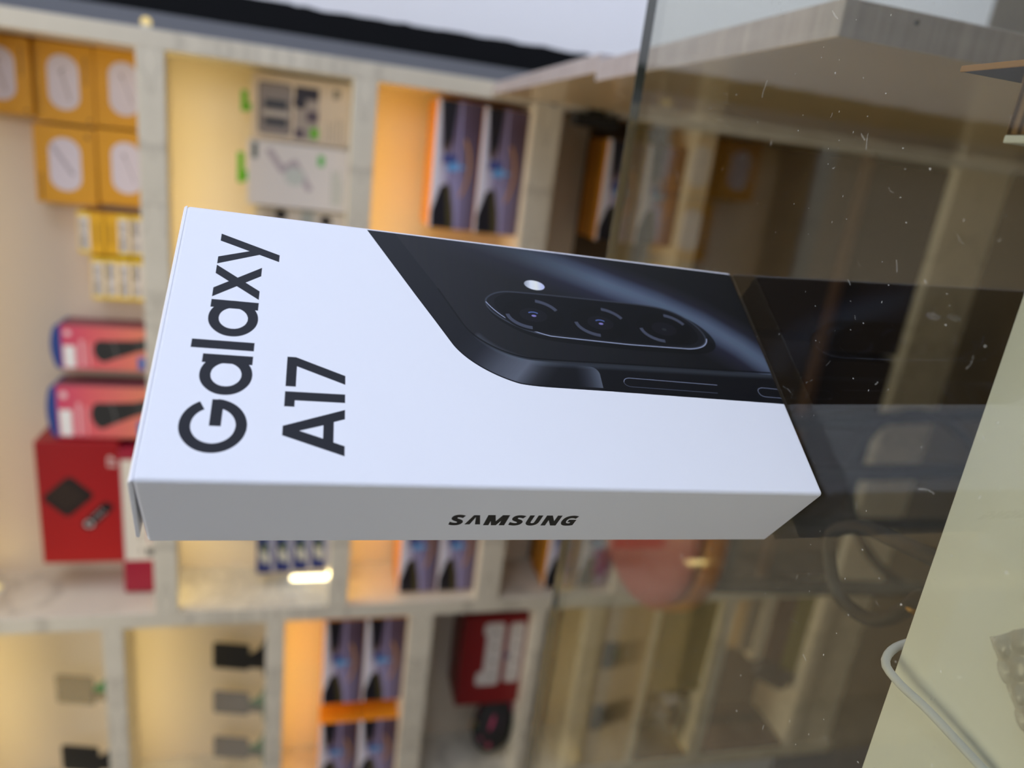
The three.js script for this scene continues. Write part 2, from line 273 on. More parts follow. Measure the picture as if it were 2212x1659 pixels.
// white hang boxes with lime tabs
const hangTex = [0, 1, 2].map((k) => canvasTex(360, 520, (x, w, h) => {
  x.fillStyle = k === 0 ? '#dccab2' : '#d2cbc6'; x.fillRect(0, 0, w, h);
  if (k === 0) {
    x.fillStyle = '#8f8580'; rr(x, w * 0.1, h * 0.07, w * 0.76, h * 0.32, 18); x.fill(); x.strokeStyle = '#4b4544'; x.lineWidth = 6; x.stroke();
    x.fillStyle = '#3f4044'; x.fillRect(w * 0.48, h * 0.13, w * 0.14, h * 0.22); x.fillRect(w * 0.22, h * 0.13, w * 0.12, h * 0.22); x.fillStyle = '#c6beb6'; x.fillRect(w * 0.38, h * 0.11, w * 0.06, h * 0.27);
    x.fillStyle = '#a99d94'; x.fillRect(w * 0.06, h * 0.43, w * 0.8, h * 0.24); x.fillStyle = '#2f272b'; x.fillRect(w * 0.68, h * 0.43, w * 0.18, h * 0.24); x.beginPath(); x.arc(w * 0.62, h * 0.48, 34, 0, 7); x.fill(); x.fillStyle = '#5a4d58'; x.fillRect(w * 0.35, h * 0.55, w * 0.16, h * 0.12); x.fillRect(w * 0.08, h * 0.43, w * 0.14, h * 0.1);
    x.fillStyle = '#6db82a'; x.fillRect(w * 0.1, h * 0.59, w * 0.16, h * 0.09);
    x.fillStyle = '#6d6650'; x.font = 'bold 34px sans-serif'; x.fillRect(w * 0.74, h * 0.82, w * 0.15, h * 0.035); x.fillRect(w * 0.76, h * 0.865, w * 0.12, h * 0.02); x.fillStyle = '#9a8f80'; for (let i = 0; i < 5; i++) x.fillRect(w * 0.08, h * (0.76 + i * 0.04), w * (0.28 + 0.1 * rnd()), 5);
  } else if (k === 1) {
    x.strokeStyle = '#a79ba0'; x.lineWidth = 34; x.lineJoin = 'round'; x.beginPath(); x.moveTo(w * 0.88, h * 0.2); x.lineTo(w * 0.58, h * 0.34); x.lineTo(w * 0.72, h * 0.46); x.lineTo(w * 0.3, h * 0.62); x.stroke();
    x.fillStyle = '#b9bdb6'; x.beginPath(); x.arc(w * 0.5, h * 0.46, 52, 0, 7); x.fill();
    x.fillStyle = '#5fae54'; x.fillRect(w * 0.7, h * 0.69, w * 0.17, h * 0.065); x.fillStyle = '#57605a'; x.fillRect(w * 0.72, h * 0.04, w * 0.24, h * 0.055);
    x.fillStyle = '#9aa694'; for (let i = 0; i < 4; i++) x.fillRect(w * 0.1, h * (0.84 + i * 0.03), w * (0.4 + 0.2 * rnd()), 6);
  } else { x.fillStyle = '#b7afa8'; x.fillRect(0, h * 0.1, w, h * 0.2); x.fillStyle = '#1c1a1c'; for (const [a, b] of [[0.9, 0.28], [0.86, 0.78]]) { x.beginPath(); x.ellipse(w * a, h * b, 30, 36, 0, 0, 7); x.fill(); } x.fillStyle = '#a7adae'; x.fillRect(w * 0.3, h * 0.5, w * 0.7, h * 0.15); }
}));
function hangBox(label, d, k, tab) {
  const g = carton('accessory_box', label, 'box', d, printed(hangTex[k], 0.35), M.offWhite, 'pale accessory boxes with lime hang tabs', { lid: true });
  if (tab) { const h = d[3] - d[2]; mesh('hang_tab', mergeGeometries([box(tab, 0.009, 0.002, 0.0008).translate(0.004, h + 0.011, 0.006), box(tab * 0.35, 0.011, 0.002, 0.0008).translate(0.004 - tab * 0.25, h + 0.004, 0.006)]), M.lime, g); }
  return g;
}
hangBox('pale accessory box with dark photos and a lime tab, next to the right stile', [-0.022, 0.066, 1.12, 1.254, -1.125, 0.045], 0, 0.028);
hangBox('pale accessory box printed with a grey zigzag strap and lime tab', [-0.112, -0.0235, 1.12, 1.257, -1.108, 0.05], 1, 0.042);
hangBox('pale accessory box with black round spots, half hidden behind the white phone box', [-0.205, -0.116, 1.12, 1.248, -1.13, 0.045], 2, 0);
// blue boxes
const blueTex = canvasTex(360, 120, (x, w, h) => {
  x.fillStyle = '#23306e'; x.fillRect(0, 0, w, h); x.fillStyle = '#b9b3b4'; x.fillRect(0, h * 0.78, w, h * 0.22);
  x.fillStyle = '#c9c5b2'; x.beginPath(); x.ellipse(w * 0.3, h * 0.4, 52, 30, -0.4, 0, 7); x.fill(); x.fillStyle = '#5f6a4a'; x.beginPath(); x.ellipse(w * 0.45, h * 0.4, 30, 26, 0, 0, 7); x.fill();
  x.fillStyle = '#8f93b4'; x.beginPath(); x.moveTo(w * 0.2, h * 0.78); x.lineTo(w * 0.62, h * 0.55); x.lineTo(w * 0.95, h * 0.78); x.fill();
});
const blueM = printed(blueTex, 0.4);
['lowest', 'second', 'third', 'topmost'].forEach((r, i) => carton('blue_box', `flat blue box, ${r} of the four stacked beside the bright LED bar`, 'box', [-0.71 - i * 0.002, -0.6 - i * 0.002, 1.12 + i * 0.0292, 1.149 + i * 0.0292, -1.1, 0.075], blueM, M.blue, 'stack of four blue boxes', { lid: i === 3 }));
// orange boxes with dusk-coloured fronts
const duskTex = canvasTex(640, 250, (x, w, h) => {
  const g = x.createLinearGradient(0, 0, 0, h); g.addColorStop(0, '#e2dfe6'); g.addColorStop(0.2, '#cfcad8'); g.addColorStop(0.36, '#9f98bd'); g.addColorStop(0.62, '#857c9e'); g.addColorStop(1, '#5f5060'); x.fillStyle = g; x.fillRect(0, 0, w, h);
  const g2 = x.createRadialGradient(w * 0.85, h, 10, w * 0.8, h, w * 0.5); g2.addColorStop(0, 'rgba(70,48,60,.9)'); g2.addColorStop(1, 'rgba(70,48,60,0)'); x.fillStyle = g2; x.fillRect(0, 0, w, h);
  x.fillStyle = '#e9e8f0'; x.fillRect(0, 0, w, h * 0.1);
  x.fillStyle = '#14121d'; x.beginPath(); x.moveTo(w, h * 0.08); x.lineTo(w * 0.8, h * 0.14); x.lineTo(w * 0.64, h * 0.18); x.lineTo(w * 0.58, h * 0.27); x.lineTo(w * 0.68, h * 0.38); x.lineTo(w, h * 0.44); x.fill();
  x.beginPath(); x.moveTo(0, h * 0.05); x.lineTo(w * 0.14, h * 0.04); x.lineTo(w * 0.34, h * 0.2); x.lineTo(w * 0.36, h * 0.34); x.lineTo(w * 0.2, h * 0.5); x.lineTo(0, h * 0.56); x.fill();
  x.fillStyle = '#4e4520'; x.beginPath(); x.moveTo(0, h * 0.42); x.lineTo(w * 0.2, h * 0.36); x.lineTo(w * 0.4, h * 0.3); x.lineTo(w * 0.34, h * 0.42); x.lineTo(w * 0.1, h * 0.54); x.lineTo(0, h * 0.54); x.fill();
  x.fillStyle = '#5c4535'; x.beginPath(); x.moveTo(w * 0.62, h * 0.2); x.lineTo(w * 0.74, h * 0.42); x.lineTo(w * 0.6, h * 0.3); x.fill();
  x.fillStyle = '#3d4a86'; x.fillRect(w * 0.52, h * 0.2, w * 0.07, h * 0.3);
  x.fillStyle = '#5f9fd4'; x.beginPath(); x.moveTo(w * 0.48, h * 0.26); x.lineTo(w * 0.54, h * 0.44); x.lineTo(w * 0.5, h * 0.72); x.lineTo(w * 0.46, h * 0.44); x.fill(); x.beginPath(); x.arc(w * 0.5, h * 0.45, 22, 0, 7); x.fill();
  x.strokeStyle = '#c08a48'; x.lineWidth = 13; x.beginPath(); x.moveTo(w * 0.72, h * 0.66); x.quadraticCurveTo(w * 0.5, h * 0.93, w * 0.27, h * 0.64); x.stroke();
  x.strokeStyle = '#b9b2dd'; x.lineWidth = 7; x.beginPath(); x.moveTo(0, h * 0.6); x.lineTo(w, h * 0.52); x.stroke();
});
const duskM = printed(duskTex, 0.35);
const OG = 'orange boxes with dusk-coloured fronts';
function orange(label, x0, x1, y0, y1, zf) { return carton('orange_box', label, 'box', [x0, x1, y0, y1, zf, Math.min(0.085, zf - ZW - 0.004)], duskM, M.orangeBox, OG, { lid: false }); }
orange('orange dusk-print box on top of the pair under the white accessory boxes', -0.117, 0.062, 0.9355, 1.003, -1.075);
orange('orange dusk-print box at the bottom of the pair under the white accessory boxes', -0.118, 0.06, 0.868, 0.935, -1.073);
orange('orange dusk-print box on top of the pair just right of the shelf\'s middle stile', -0.746, -0.567, 0.9355, 1.003, -1.075);
orange('orange dusk-print box at the bottom of the pair just right of the middle stile', -0.746, -0.567, 0.868, 0.935, -1.075);
orange('orange dusk-print box on top, at the far glass edge below the black latch', -0.112, 0.04, 0.6745, 0.74, -1.075);
orange('orange dusk-print box below another, seen through the glass beside the latch', -0.112, 0.04, 0.608, 0.674, -1.075);
orange('orange dusk-print box on top, in the dark compartment against the middle stile', -0.745, -0.57, 0.6745, 0.738, -1.07);
orange('orange dusk-print box below another, behind the glass against the middle stile', -0.745, -0.57, 0.608, 0.674, -1.07);
orange('orange dusk-print box on top, left of the middle stile under the black phone stand', -0.979, -0.801, 1.0525, 1.123, -1.078);
orange('orange dusk-print box, lower of the pair left of the stile above the lettered red carton', -0.979, -0.801, 0.98, 1.051, -1.078);
orange('orange dusk-print box on top of the pair at the picture\'s lower edge', -1.163, -1.024, 1.0525, 1.123, -1.08);
orange('orange dusk-print box at the bottom of the pair at the picture\'s lower edge', -1.163, -1.024, 0.98, 1.051, -1.08);
// red carton with white lettering, floral pouch
const letterTex = canvasTex(480, 300, (x, w, h) => {
  x.fillStyle = '#7d1015'; x.fillRect(0, 0, w, h); x.fillStyle = '#cfc8c2'; x.font = 'bold 76px sans-serif';
  // chunky white lettering, too blurred in the photograph to read: runs of thick strokes
  for (const [y, hh, tall] of [[0.37, 0.27, 1], [0.72, 0.24, 0]]) {
    rr(x, w * 0.24, h * y, w * 0.67, h * hh, 18); x.fill();
    if (tall) { rr(x, w * 0.22, h * (y - 0.1), w * 0.16, h * (hh + 0.1), 20); x.fill(); rr(x, w * 0.78, h * (y - 0.05), w * 0.14, h * (hh + 0.05), 20); x.fill(); }
    x.fillStyle = '#8f8a86'; for (let i = 0; i < 4; i++) { x.beginPath(); x.ellipse(w * (0.33 + i * 0.16), h * (y + hh * 0.55), 7, 11, 0, 0, 7); x.fill(); }
    x.fillStyle = '#cfc8c2';
  }
  x.fillStyle = '#4a3d66'; x.fillRect(w * 0.52, h * 0.67, w * 0.06, h * 0.09);
});
carton('lettered_carton', 'dark red carton with two runs of chunky white lettering', 'box', [-1.016, -0.814, 0.748, 0.872, -1.088, 0.085], printed(letterTex, 0.45), std('#7d1015', 0.45));
{
  const t = canvasTex(256, 256, (x, w, h) => { x.fillStyle = '#1d1c1e'; x.fillRect(0, 0, w, h); for (let i = 0; i < 70; i++) { x.fillStyle = ['#2f7a3c', '#b04063', '#3d2d3a', '#1f4a2a'][i % 4]; x.beginPath(); x.ellipse(rnd() * w, rnd() * h, 5 + rnd() * 14, 3 + rnd() * 8, rnd() * 3, 0, 7); x.fill(); } });
  const g = thing('floral_pouch', 'dark pouch with green and pink flower pattern leaning beside the red carton', 'pouch', [-1.078, 0.7485, -1.112]);
  const b = new THREE.SphereGeometry(1, 28, 20).scale(0.07, 0.045, 0.03); const p = b.attributes.position;
  for (let i = 0; i < p.count; i++) { const y = p.getY(i); if (y < -0.03) p.setY(i, -0.03 - (y + 0.03) * -0.1); p.setX(i, p.getX(i) + (y + 0.045) * -0.15); }
  b.computeVertexNormals(); mesh('cloth', b.translate(0, 0.0318, 0), printed(t, 0.8), g);
  mesh('drawstring', tube([[-0.02, 0.07, 0], [-0.01, 0.083, 0.008], [0.008, 0.08, 0.012], [0.002, 0.066, 0.012]], 0.0014, 24, 6), M.rawWood, g);
}
function roundRect(w, h, r) { const s = new THREE.Shape(), a = w / 2, b = h / 2; s.moveTo(-a + r, -b); s.lineTo(a - r, -b); s.quadraticCurveTo(a, -b, a, -b + r); s.lineTo(a, b - r); s.quadraticCurveTo(a, b, a - r, b); s.lineTo(-a + r, b); s.quadraticCurveTo(-a, b, -a, b - r); s.lineTo(-a, -b + r); s.quadraticCurveTo(-a, -b, -a + r, -b); return s; }
// phone stands: sloped plate, neck, foot and lip
function phoneStand(label, pos, plate, w, edge, group, neck = 0.022) {
  const g = thing('phone_stand', label, 'stand', pos, 0, group);
  mesh('plate', new THREE.ExtrudeGeometry(roundRect(w, 0.062, 0.006), { depth: 0.0022, bevelEnabled: true, bevelSize: 0.0003, bevelThickness: 0.0003, bevelSegments: 1, curveSegments: 8 }).translate(0, 0, -0.0011).rotateX(-0.22).translate(0, 0.06, -0.004), plate, g);
  mesh('neck', box(neck, 0.034, 0.0028, 0.001).rotateX(-0.22).translate(-w * 0.12, 0.018, 0.005), plate, g);
  const s = new THREE.Shape(); s.moveTo(-w * 0.62, 0); s.lineTo(w * 0.88, 0); s.lineTo(w * 0.88, 0.004); s.quadraticCurveTo(w * 0.5, 0.006, w * 0.32, 0.026); s.lineTo(w * 0.2, 0.026); s.lineTo(w * 0.1, 0.006); s.lineTo(-w * 0.62, 0.004); s.lineTo(-w * 0.62, 0);
  mesh('foot', new THREE.ExtrudeGeometry(s, { depth: 0.003, bevelEnabled: true, bevelSize: 0.0004, bevelThickness: 0.0004, bevelSegments: 1 }).translate(0, 0.0004, 0.012), edge, g);
  mesh('base', box(w * 1.3, 0.003, 0.05, 0.001).translate(w * 0.1, 0.0016, -0.008), edge, g);
  return g;
}
const SG = 'phone stands on the left shelves';
phoneStand('black phone stand in front of the warm-lit back wall, beside the middle stile', [-0.887, 1.217, -1.105], M.blackPlastic, 0.052, M.blackPlastic, SG, 0.03);
phoneStand('smoky clear phone stand next to the black one', [-0.987, 1.217, -1.105], M.acrylic, 0.047, M.acrylicGreen, SG);
phoneStand('smoky clear phone stand farthest from the middle stile, by the picture\'s lower edge', [-1.088, 1.217, -1.105], M.acrylic, 0.047, M.acrylicGreen, SG);
phoneStand('clear phone stand with green edges on the upper left board', [-0.932, 1.46, -1.1], M.acrylicClear, 0.056, M.greenEdge, SG);
phoneStand('black phone stand on the upper left board, cut by the picture\'s lower edge', [-1.078, 1.46, -1.1], M.blackPlastic, 0.054, M.blackPlastic, SG, 0.03);

// lower compartments seen through the glass
{
  const stack = [['olive_box', 'flat olive green box at the bottom of the pile low behind the glass', M.olive, -0.992, -0.785, 0.128, 0.168], ['brown_box', 'flat brown box on the olive one in the low pile', M.carton, -0.972, -0.785, 0.1685, 0.217], ['white_box', 'flat white box in the middle of the low pile', M.offWhite, -0.952, -0.785, 0.2175, 0.246], ['grey_box', 'flat grey box near the top of the low pile', M.greyPrint, -0.93, -0.79, 0.2465, 0.276], ['tan_box', 'tan box topping the low pile behind the glass', std('#b8a37c', 0.6), -0.92, -0.79, 0.2765, 0.322]];
  stack.forEach(([n, l, m, x0, x1, y0, y1], i) => carton(n, l, 'box', [x0, x1, y0, y1, -1.075 - i * 0.003, 0.09], null, m, 'pile of flat boxes low on the shelf'));
  const nv = thing('power_bank', 'dark navy rounded power bank leaning by the low pile of boxes', 'power bank', [-1.0, 0.1335, -1.075], 0);
  mesh('body', box(0.045, 0.1, 0.02, 0.009, false, 4).rotateZ(-0.5).translate(0.012, 0.053, 0.0), M.navy, nv); mesh('port', box(0.012, 0.004, 0.007, 0.001).rotateZ(-0.5).translate(0.012 + 0.0245, 0.053 + 0.0435, 0), M.plainGrey, nv);
  carton('olive_grey_carton', 'olive grey carton under the drawer with black pulls', 'box', [-1.0, -0.782, 0.366, 0.482, -1.062, 0.11], null, std('#7f7a5c', 0.7));
  const fp = thing('foil_pouch', 'crumpled silver foil pouch left of the olive grey carton', 'pouch', [-1.085, 0.366, -1.1]);
  const g = new THREE.SphereGeometry(1, 40, 28), p = g.attributes.position;
  for (let i = 0; i < p.count; i++) { const k = 1 + (fbm(p.getX(i) * 4 + 9, p.getY(i) * 4 + p.getZ(i) * 3 + 9, 71) - 0.5) * 0.5; p.setXYZ(i, p.getX(i) * 0.06 * k, Math.max(-0.034, p.getY(i) * 0.044 * k), p.getZ(i) * 0.03 * k); }
  g.computeVertexNormals(); mesh('foil', g.translate(0, 0.0345, 0), std('#b9bcc4', 0.25, { metalness: 0.8 }), fp);
  mesh('seal', box(0.05, 0.012, 0.002, 0.0008).translate(0.0, 0.08, 0), std('#a4a8b0', 0.3, { metalness: 0.8 }), fp);
  for (const [y0, y1, l] of [[0.1285, 0.33, 'flattened dark brown carton against the side wall by the low pile'], [0.3665, 0.488, 'flattened dark brown carton against the side wall by the foil pouch']]) {
    const f = thing('flat_carton', l, 'box', [-1.1625, y0, -1.114]);
    mesh('panel', box(0.004, y1 - y0, 0.122, 0.0006).translate(-0.0025, (y1 - y0) / 2, 0), M.carton, f); mesh('panel', box(0.004, y1 - y0 - 0.004, 0.12, 0.0006).translate(0.002, (y1 - y0 - 0.004) / 2, 0), M.carton, f);
    mesh('tape', box(0.0006, y1 - y0 - 0.01, 0.02, 0.0002).translate(0.0043, (y1 - y0) / 2, -0.02), M.darkCarton, f);
  }
  const BG = 'added dark brown cartons darkening the lower right compartments';  // cartons added to fill the bays and darken their shaded openings
  carton('added_carton', 'added dark brown carton under the lowest orange boxes, against the right stile', 'box', [-0.24, 0.064, 0.2975, 0.552, -1.066, 0.11], null, M.darkCarton, BG, { side: M.carton });
  carton('added_carton', 'dark brown carton seen through the glass in the phone box\'s dark reflection', 'box', [-0.5, -0.245, 0.2975, 0.53, -1.07, 0.105], null, M.darkCarton, BG);
  carton('added_carton', 'added dark brown carton against the middle stile, behind the pink stool', 'box', [-0.746, -0.51, 0.2975, 0.545, -1.068, 0.108], null, M.darkCarton, BG);
  carton('added_carton', 'low added dark brown carton on the bottom board, against the right stile', 'box', [-0.27, 0.064, 0.1125, 0.27, -1.07, 0.105], null, M.darkCarton, BG);
  carton('added_carton', 'low added dark brown carton on the bottom board, against the middle stile', 'box', [-0.746, -0.28, 0.1125, 0.272, -1.072, 0.105], null, M.darkCarton, BG);
}

// ---------------------------------------------------------------- low partition of two boards between counter and shelf
{
  const g = thing('partition', 'low tan partition of two boards with grey wood-grain edges, running from counter to shelf', 'partition', [0.078, 0, -0.68]);
  const mats = [M.wall, M.tan, M.edgeWood, M.edgeWood, M.edgeWood, M.edgeWood];
  const rot = (geo) => { const uv = geo.attributes.uv, n = geo.attributes.position.count / 6; for (let i = 2 * n; i < 3 * n; i++) { const a = uv.getX(i), b = uv.getY(i); uv.setXY(i, b, a); } for (let i = 4 * n; i < 5 * n; i++) { const a = uv.getX(i), b = uv.getY(i); uv.setXY(i, b, a); } return geo; };
  mesh('board', rot(box(0.0165, 0.934, 0.317, 0.0008)).translate(-0.0025, 0.467, 0.2115), mats, g);
  mesh('board', rot(box(0.015, 0.932, 0.42, 0.0008)).translate(0.0045, 0.466, -0.158), mats, g);
  mesh('nail_head', new THREE.CylinderGeometry(0.0011, 0.0011, 0.0006, 12).rotateX(Math.PI / 2).translate(0.001, 0.895, 0.3703), M.blackPlastic, g);
}

// ---------------------------------------------------------------- stool behind the counter
{
  const g = thing('stool', 'tall round stool with a pink padded seat and orange rim, behind the glass counter', 'stool', [-0.41, 0, -0.77]);
  const lathe = (p) => new THREE.LatheGeometry(p.map(([a, b]) => new THREE.Vector2(a, b)), 64);
  mesh('seat', lathe([[0, 0.748], [0.06, 0.7475], [0.11, 0.744], [0.13, 0.737], [0.1365, 0.727], [0.134, 0.718], [0, 0.718]]), M.seat, g);
  mesh('rim', lathe([[0.1, 0.7175], [0.134, 0.7175], [0.138, 0.714], [0.139, 0.695], [0.135, 0.688], [0.1, 0.688], [0.1, 0.7175]]), M.rim, g);
  for (const [a, b] of [[1, 1], [1, -1], [-1, 1], [-1, -1]]) mesh('leg', tube([[a * 0.075, 0.7, b * 0.075], [a * 0.09, 0.35, b * 0.09], [a * 0.105, 0.0105, b * 0.105]], 0.0105, 20, 12), M.blackPlastic, g);
  mesh('foot_ring', new THREE.TorusGeometry(0.128, 0.007, 10, 60).rotateX(Math.PI / 2).translate(0, 0.3, 0), M.blackPlastic, g);
}

// ---------------------------------------------------------------- glass counter
const GY = 1.02, GT = 0.0045;
const GX0 = -1.25, GX1 = 0.52, GZ0 = -0.327, GZ1 = 0.06;
{
  const g = thing('display_counter', 'shop counter with a scratched clear glass top over a white inner board', 'counter', [0, 0, 0]);
  // fine scratches and specks on the upper face: less clear there
  const S = 2048, px = S / 0.512, d = new Uint8Array(S * S * 4).fill(255), X0 = -0.36, Z0 = -0.36;
  const dot = (x, z, r, v) => { const cx = (x - X0) * px, cz = (z - Z0) * px; for (let j = -3; j <= 3; j++) for (let i = -3; i <= 3; i++) { const X = Math.round(cx) + i, Y = Math.round(cz) + j; if (X < 0 || Y < 0 || X >= S || Y >= S) continue; const q = Math.hypot(X - cx, Y - cz); if (q < r) { const o = (Y * S + X) * 4; d[o] = Math.min(d[o], v); } } };
  const scratch = (x, z, a, l, bend, v, r = 0.9) => { for (let t = 0; t < l; t += 0.0001) { const b = a + bend * t / l; dot(x + Math.cos(b) * t, z + Math.sin(b) * t, r, v + (rnd() < 0.25 ? 60 : 0)); } };
  for (let i = 0; i < 230; i++) scratch(-0.3 + rnd() * 0.4, -0.32 + rnd() * 0.24, rnd() * 6.3, 0.0008 + rnd() * rnd() * 0.006, (rnd() - 0.5) * 1.2, 175 + rnd() * 70, 0.5 + rnd() * 0.3);
  for (let i = 0; i < 700; i++) dot(-0.3 + rnd() * 0.42, -0.32 + rnd() * 0.26, 0.5 + rnd() * 0.4, 90 + rnd() * 120);
  const st = new THREE.DataTexture(d, S, S); st.magFilter = st.minFilter = THREE.LinearFilter; st.needsUpdate = true;
  const pane = (more) => new THREE.MeshPhysicalMaterial({ color: new THREE.Color().setRGB(0.865, 0.868, 0.805), transmission: 1, thickness: 0, roughness: 0, ior: 1.52, specularIntensity: 0.82, ...more });
  const face = (y, up) => { const q = new THREE.PlaneGeometry(GX1 - GX0, GZ1 - GZ0).rotateX(up ? -Math.PI / 2 : Math.PI / 2).translate((GX0 + GX1) / 2, y, (GZ0 + GZ1) / 2); const p = q.attributes.position, uv = q.attributes.uv; for (let i = 0; i < 4; i++) uv.setXY(i, (p.getX(i) - X0) / 0.512, (p.getZ(i) - Z0) / 0.512); return q; };
  mesh('glass_top', face(GY, true), pane({ transmissionMap: st }), g);
  mesh('glass_underside', face(GY - GT, false), pane(), g);
  const em = new THREE.MeshPhysicalMaterial({ color: new THREE.Color().setRGB(0.045, 0.055, 0.05), roughness: 0.12, clearcoat: 0.6 });
  mesh('glass_edge', mergeGeometries([bx(GX0, GX1, GY - GT, GY, GZ0 - 0.0006, GZ0, 0.0002), bx(GX0, GX1, GY - GT, GY, GZ1, GZ1 + 0.0006, 0.0002), bx(GX0 - 0.0006, GX0, GY - GT, GY, GZ0, GZ1, 0.0002), bx(GX1, GX1 + 0.0006, GY - GT, GY, GZ0, GZ1, 0.0002)]), em, g);
  mesh('inner_board', bx(GX0 + 0.02, -0.0135, 0.984, 1.0, -0.128, 0.05, 0.0008), M.whiteBoard, g);
  mesh('front_panel', bx(GX0 + 0.02, GX1 - 0.02, 0.02, GY - GT, 0.05, 0.06, 0.001), M.whiteBoard, g);
  mesh('end_panel', bx(GX0, GX0 + 0.018, 0, GY - GT, GZ0 + 0.01, GZ1, 0.001), M.tan, g);
  mesh('end_panel', bx(GX1 - 0.018, GX1, 0, GY - GT, GZ0 + 0.01, GZ1, 0.001), M.tan, g);
  const ply = mesh('plywood_rail', bx(0.0172, GX1 - 0.02, 0.96, 1.008, -0.138, -0.12, 0.0004), M.ply, g); ply.userData.label = 'raw plywood rail with striped layers';
  mesh('rail_cap', bx(0.0155, 0.0172, 0.96, 1.008, -0.138, -0.12, 0.0003), M.whiteBoard, ply);
  const br = mesh('side_rail', bx(0.036, 0.0374, 0.935, 0.9865, -0.178, -0.1385, 0.0002), M.darkPaint, g); br.userData.label = 'thin dark board with a raw wood upper edge';
  mesh('raw_edge', bx(0.0359, 0.0375, 0.9865, 0.9873, -0.178, -0.1385, 0.0002), M.rawWood, br);
}
{ // white cable over the inner board, black cable loop below it, bubble wrap
  const w = thing('white_cable', 'thin white cable hooked over the far edge of the white inner board', 'cable');
  mesh('cord', tube([[-0.108, 0.972, -0.132], [-0.1115, 0.99, -0.1305], [-0.1145, 1.0002, -0.1302], [-0.1165, 1.0042, -0.1275], [-0.1178, 1.0045, -0.1225], [-0.1185, 1.0035, -0.113], [-0.1197, 1.003, -0.102], [-0.1225, 1.0016, -0.085], [-0.13, 1.0014, -0.05], [-0.15, 1.0014, -0.01], [-0.2, 1.0014, 0.03]], 0.00115, 120, 12), M.whiteCable, w);
  const b = thing('black_cable', 'thick black cable loop hanging under the white inner board', 'cable');
  mesh('cord', tube([[-0.09, 0.979, -0.11], [-0.112, 0.955, -0.18], [-0.128, 0.938, -0.218], [-0.144, 0.93, -0.2365], [-0.158, 0.928, -0.234], [-0.1665, 0.928, -0.2245], [-0.1662, 0.928, -0.21], [-0.159, 0.93, -0.198], [-0.148, 0.932, -0.189], [-0.13, 0.945, -0.172], [-0.115, 0.979, -0.115]], 0.003, 120, 12), M.blackCable, b);
  mesh('brass_tip', new THREE.CylinderGeometry(0.0021, 0.0026, 0.007, 16).rotateZ(1.1).translate(-0.1395, 0.9365, -0.181), std('#b78a45', 0.3, { metalness: 0.8 }), b);
  const t = thing('bubble_wrap', 'crumpled clear bubble wrap lying on the white inner board', 'packaging', [-0.092, 1.0, -0.107]);
  const n = 130, pos = [], idx = [];
  for (let i = 0; i <= n; i++) for (let j = 0; j <= n; j++) {
    const a = i / n * 0.075, c = j / n * 0.075, x = a * -0.72 + c * 0.71, z = a * 0.69 + c * 0.7;
    const u = a / 0.0052, v = c / 0.0052 + (Math.floor(u) % 2) * 0.5, q = Math.hypot(u - Math.floor(u) - 0.5, v - Math.floor(v) - 0.5), dome = Math.sqrt(Math.max(0, 1 - (q / 0.46) ** 2));
    pos.push(x + (fbm(i * 0.06, j * 0.06, 81) - 0.5) * 0.002, 0.0008 + dome * 0.0011 + fbm(i * 0.07, j * 0.07, 83) * 0.0022 * Math.min(1, Math.min(i, j) / 6), z);
  }
  for (let i = 0; i < n; i++) for (let j = 0; j < n; j++) { const a = i * (n + 1) + j; idx.push(a, a + 1, a + n + 1, a + 1, a + n + 2, a + n + 1); }
  const g = new THREE.BufferGeometry(); g.setAttribute('position', new THREE.Float32BufferAttribute(pos, 3)); g.setIndex(idx); g.computeVertexNormals();
  mesh('film', g, new THREE.MeshPhysicalMaterial({ color: new THREE.Color('#dedad6'), roughness: 0.2, transmission: 0.6, thickness: 0, side: THREE.DoubleSide }), t);
}

